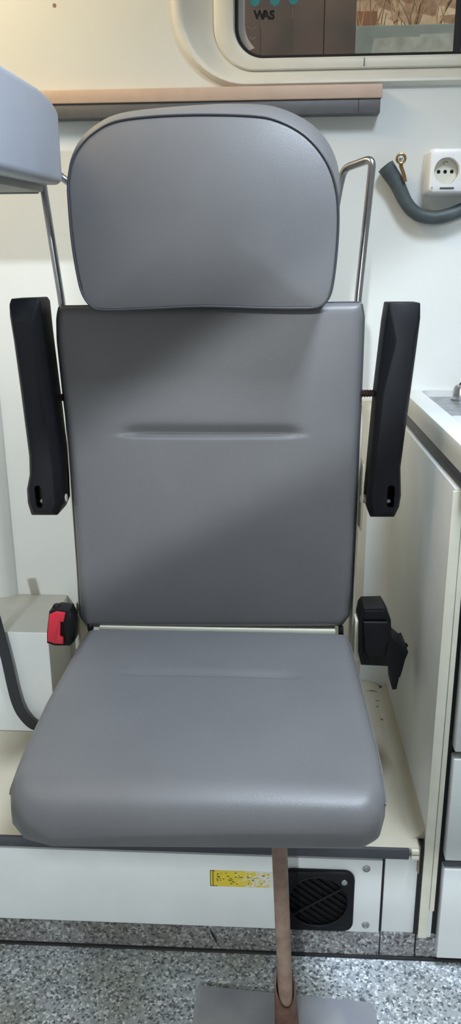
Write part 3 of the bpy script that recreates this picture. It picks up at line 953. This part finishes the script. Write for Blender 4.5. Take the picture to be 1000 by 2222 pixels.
# ================================================================== SOCKET + HOSE
so = thing('power_socket', 'white square power socket with three round holes on the wall', 'socket', (.40, 0, 1.18))
sc = at(970, 370, 'y', -.055)
sx0 = at(931, 370, 'y', -.05).x; szt, szb = at(940, 322, 'y', -.05).z, at(940, 418, 'y', -.05).z
w = szt-szb
bm = B()
R_ = lambda i, y, r: [Vector((x, y, z)) for x, z in rrect(sx0+i, szb+i, sx0+w-i+.004, szt-i, r, 6)]
loft(bm, [R_(-.002, -.0003, .008), R_(-.001, -.03, .008), R_(0, -.047, .008), R_(.002, -.0505, .008), R_(.006, -.052, .006)], False, True)
sb = obj('housing', bm, M_SOCK, so)
fc = Vector((sc.x, 0, sc.z)); RR = .0215
bm = B(); lathe(bm, [(RR, -.07), (RR, -.036)], fc, 'y', 40); cut(sb, bm)
bm = B(); lathe(bm, [(RR-.0006, -.0355), (RR-.0006, -.0375), (RR-.002, -.038)], fc, 'y', 40); obj('recess', bm, mat('cream_socket_plastic', (225, 222, 206), .4), so)
for dx in (-.0112, 0, .0112):
    bm = B(); lathe(bm, [(.0031, -.0375), (.0031, -.0384)], fc+Vector((dx, 0, 0)), 'y', 16); obj('pin_hole', bm, M_HOLE, so)
bm = B(); tube(bm, [fc+Vector((.004*math.cos(a), -.0386, .0135+.003*math.sin(a))) for a in [math.pi*.1+k*.25 for k in range(16)]], .0005, 6); obj('earth_clip', bm, M_COPPER, so)
bm = B(); box(bm, fc.x-.010, fc.x+.014, -.0525, -.0515, szb+.0055, szb+.008); obj('label_slot', bm, M_EDGE, so, smooth=False)
bm = B(); lathe(bm, [(.0011, -.0515), (.0011, -.0525)], (sx0+.006, 0, szb+.008), 'y', 8); obj('tiny_screw', bm, M_STEEL, so)

hq = [(836, 360), (848, 378), (861, 398), (870, 418), (880, 438), (894, 456), (914, 468), (945, 472), (975, 466), (1000, 456), (1040, 438), (1090, 415)]
pts = catmull([at(x, y, 'y', -.02) for x, y in hq], 10)
hose = thing('corrugated_hose', 'grey green open-ended hose curving along the wall under the socket', 'hose', pts[0])
n = len(pts)
pts = resample(pts, 180, closed=False)
bm = B(); tube(bm, pts, [(.0145-.0030*min(1, i/50))*(1+(.05 if i % 2 else -.0)) for i in range(180)], 16, flat=.0115, up=(0, 0.001, 1))
hs = obj('hose_sleeve', bm, M_HOSE, hose)
t = (pts[1]-pts[0]).normalized(); bm = B(); lathe(bm, [(.0125, -.0002), (.0125, .0006)], (0, 0, 0), 'z', 20)
bmesh.ops.transform(bm, verts=bm.verts, matrix=Matrix.Translation(pts[0]-t*.0006) @ t.to_track_quat('Z', 'Y').to_matrix().to_4x4() @ Matrix.Diagonal((1, .85, 1, 1)))
obj('open_end', bm, M_HOLE, hose)
# wires with ring terminal
for k, off in enumerate((0, 3, 6)):
    w_ = catmull([at(x+off*.7, y, 'y', -.034+.002*k) for x, y in ((877, 394), (873, 376), (868, 360), (869, 350))], 6)
    bm = B(); tube(bm, w_, .0016, 8); obj('wire', bm, M_COPPER, hose, label='bare copper wire')
c = at(870, 344, 'y', -.036); bm = B()
tube(bm, [c+Vector((.0072*math.cos(2*math.pi*k/24), 0, .0072*math.sin(2*math.pi*k/24))) for k in range(24)], .0022, 8, closed=True)
obj('ring_terminal', bm, M_COPPER, hose)
bm = B(); lathe(bm, [(.003, .008), (.003, -.004), (.0015, -.005)], c, 'y', 12); obj('terminal_screw', bm, M_STEEL, hose)

# ================================================================== CABINET + WORKTOP
cab = thing('drawer_cabinet', 'white drawer cabinet at the right edge beside the bench', 'cabinet', (.8, -.26, .0))
bm = B(); box(bm, PX, .3435, -.520, -.0005, .046, .778, .0015)
sp_ = obj('side_panel', bm, M_PANEL, cab)
bm = B(); box(bm, .3167, .3215, -.5185, -.45, .05, .2145); obj('seam_gap', bm, M_GAP, cab, smooth=False)
bm = B(); box(bm, .3225, .3365, -.5235, -.5195, .047, .776, .001); box(bm, .3372, .3445, -.5235, -.5195, .10, .776, .001); obj('edge_profile', bm, M_FRAMEW, cab)
bm = B(); box(bm, .3445, 1.38, -.512, -.001, .046, .778); obj('carcass', bm, M_GAP, cab, smooth=False, label='black shadow gap of the carcass')
for z0, z1 in ((.391, .585), (.203, .379), (.018, .187)):
    bm = B(); box(bm, .352, .92, -.532, -.512, z0, z1, .002); dr = obj('drawer', bm, M_PANEL, cab)
    bm = B(); box(bm, .56, .70, -.54, -.532, z1-.045, z1-.020, .003); obj('handle', bm, M_EDGE, dr)
bm = B(); box(bm, .352, .92, -.529, -.512, .190, .200, .001); obj('divider_strip', bm, M_EDGE, cab, label='grey strip between the drawers')
bm = B(); box(bm, .352, .92, -.532, -.512, .592, .772, .002); dr = obj('drawer', bm, M_PANEL, cab)
bm = B(); box(bm, .925, 1.38, -.532, -.512, .03, .772, .002); obj('door', bm, M_PANEL, cab)

wt = thing('worktop', 'white worktop with charcoal lower edge on the cabinet at right', 'worktop', (.8, -.26, .778))
bm = B(); box(bm, .3325, 1.40, -.535, -.0005, .797, .833, .0025); slab = obj('slab', bm, M_PANEL, wt)
bm = B(); box(bm, .3330, 1.40, -.534, -.0005, .7785, .7968, .001); obj('edge_strip', bm, M_EDGE, wt, label='charcoal edge strip')
mdap = mat('dappled_steel', (172, 176, 182), .35, metal=.5, noise=.35, nscale=45, rgb2=(130, 134, 142), bump=.6, bscale=120)
bm = B(); prism(bm, [Vector((x, y, .80)) for x, y in rrect(.366, -.37, .95, -.008, .02, 5)], (0, 0, .05)); cut(slab, bm)
bm = B(); box(bm, .3665, .9495, -.3695, -.0085, .812, .821, .001); tr = obj('sink_tray', bm, mdap, wt, label='grey dappled steel sink tray')
bm = B()
prism(bm, [Vector((x, y, .8212)) for x, y in fillet([(.3665, -.30, 0), (.3665, -.369, 0), (.44, -.369, 0), (.44, -.345, 0), (.395, -.332, 0), (.385, -.30, 0), (.3665, -.30, 0)], .012, 4)[:-1] for x, y in ((x, y),)] if False else
      [Vector((p.x, p.y, .8205)) for p in fillet([Vector((.3665, -.28, 0)), Vector((.3665, -.369, 0)), Vector((.44, -.369, 0)), Vector((.43, -.335, 0)), Vector((.395, -.325, 0)), Vector((.385, -.28, 0)), Vector((.367, -.28, 0))], .010, 4)[:-1]],
      (0, 0, .0125), .004)
obj('corner_ledge', bm, M_PANEL, tr, label='rounded white corner ledge')
tp = thing('tap', 'small chrome tap on the grey tray at the right edge', 'tap', (.445, -.05, .821))
bm = B(); lathe(bm, [(.017, .821), (.017, .824), (.013, .828), (.0125, .842), (.010, .848), (.004, .850)], (.432, -.05, 0), 'z', 24); obj('tap_body', bm, M_CHROME, tp)
bm = B(); tube(bm, catmull([(.432, -.05, .838), (.46, -.06, .852), (.51, -.08, .85), (.52, -.085, .838)], 6), .006, 12); obj('spout', bm, M_CHROME, tp)
bm = B(); tube(bm, [(.430, -.05, .848), (.440, -.046, .857)], .003, 10); obj('lever', bm, M_BLACKD, tp)

# ================================================================== LIGHT
W = bpy.data.worlds.new('world'); S.world = W; W.use_nodes = True
bg = W.node_tree.nodes['Background']; bg.inputs['Color'].default_value = (.86, .93, 1.0, 1); bg.inputs['Strength'].default_value = .42


def area(name, loc, target, sx, sy, power, color, spread=180):
    l = bpy.data.lights.new(name, 'AREA'); l.shape = 'RECTANGLE'; l.size = sx; l.size_y = sy; l.energy = power; l.color = color
    l.spread = math.radians(spread)
    o = bpy.data.objects.new(name, l); COL.objects.link(o); o.location = loc
    o.rotation_euler = (Vector(target)-Vector(loc)).to_track_quat('-Z', 'Y').to_euler()
    return o


sl = bpy.data.lights.new('sun', 'SUN'); sl.energy = 4.5; sl.angle = .02; sl.color = (1, .95, .86)
so_ = bpy.data.objects.new('sun', sl); COL.objects.link(so_); so_.rotation_euler = Vector((.12, .5, -.9)).to_track_quat('-Z', 'Y').to_euler()
area('door_daylight', (-.35, -4.2, 1.6), (0, -.3, .8), .08, .08, 72, (.88, .95, 1.0))
area('ceiling_lamp', (.42, -.80, 1.93), (.1, -.85, .3), .35, .22, 15, (.74, .86, 1.0), 120)
area('warm_lamp', (-.7, -.5, 1.9), (-.45, -.2, 1.0), .45, .25, 8.5, (1.0, .78, .46))
S.view_settings.view_transform = 'Standard'; S.view_settings.look = 'None'; S.view_settings.gamma = 1
S.view_settings.use_curve_mapping = False; S.view_settings.exposure = -0.14
S.cycles.max_bounces = 8
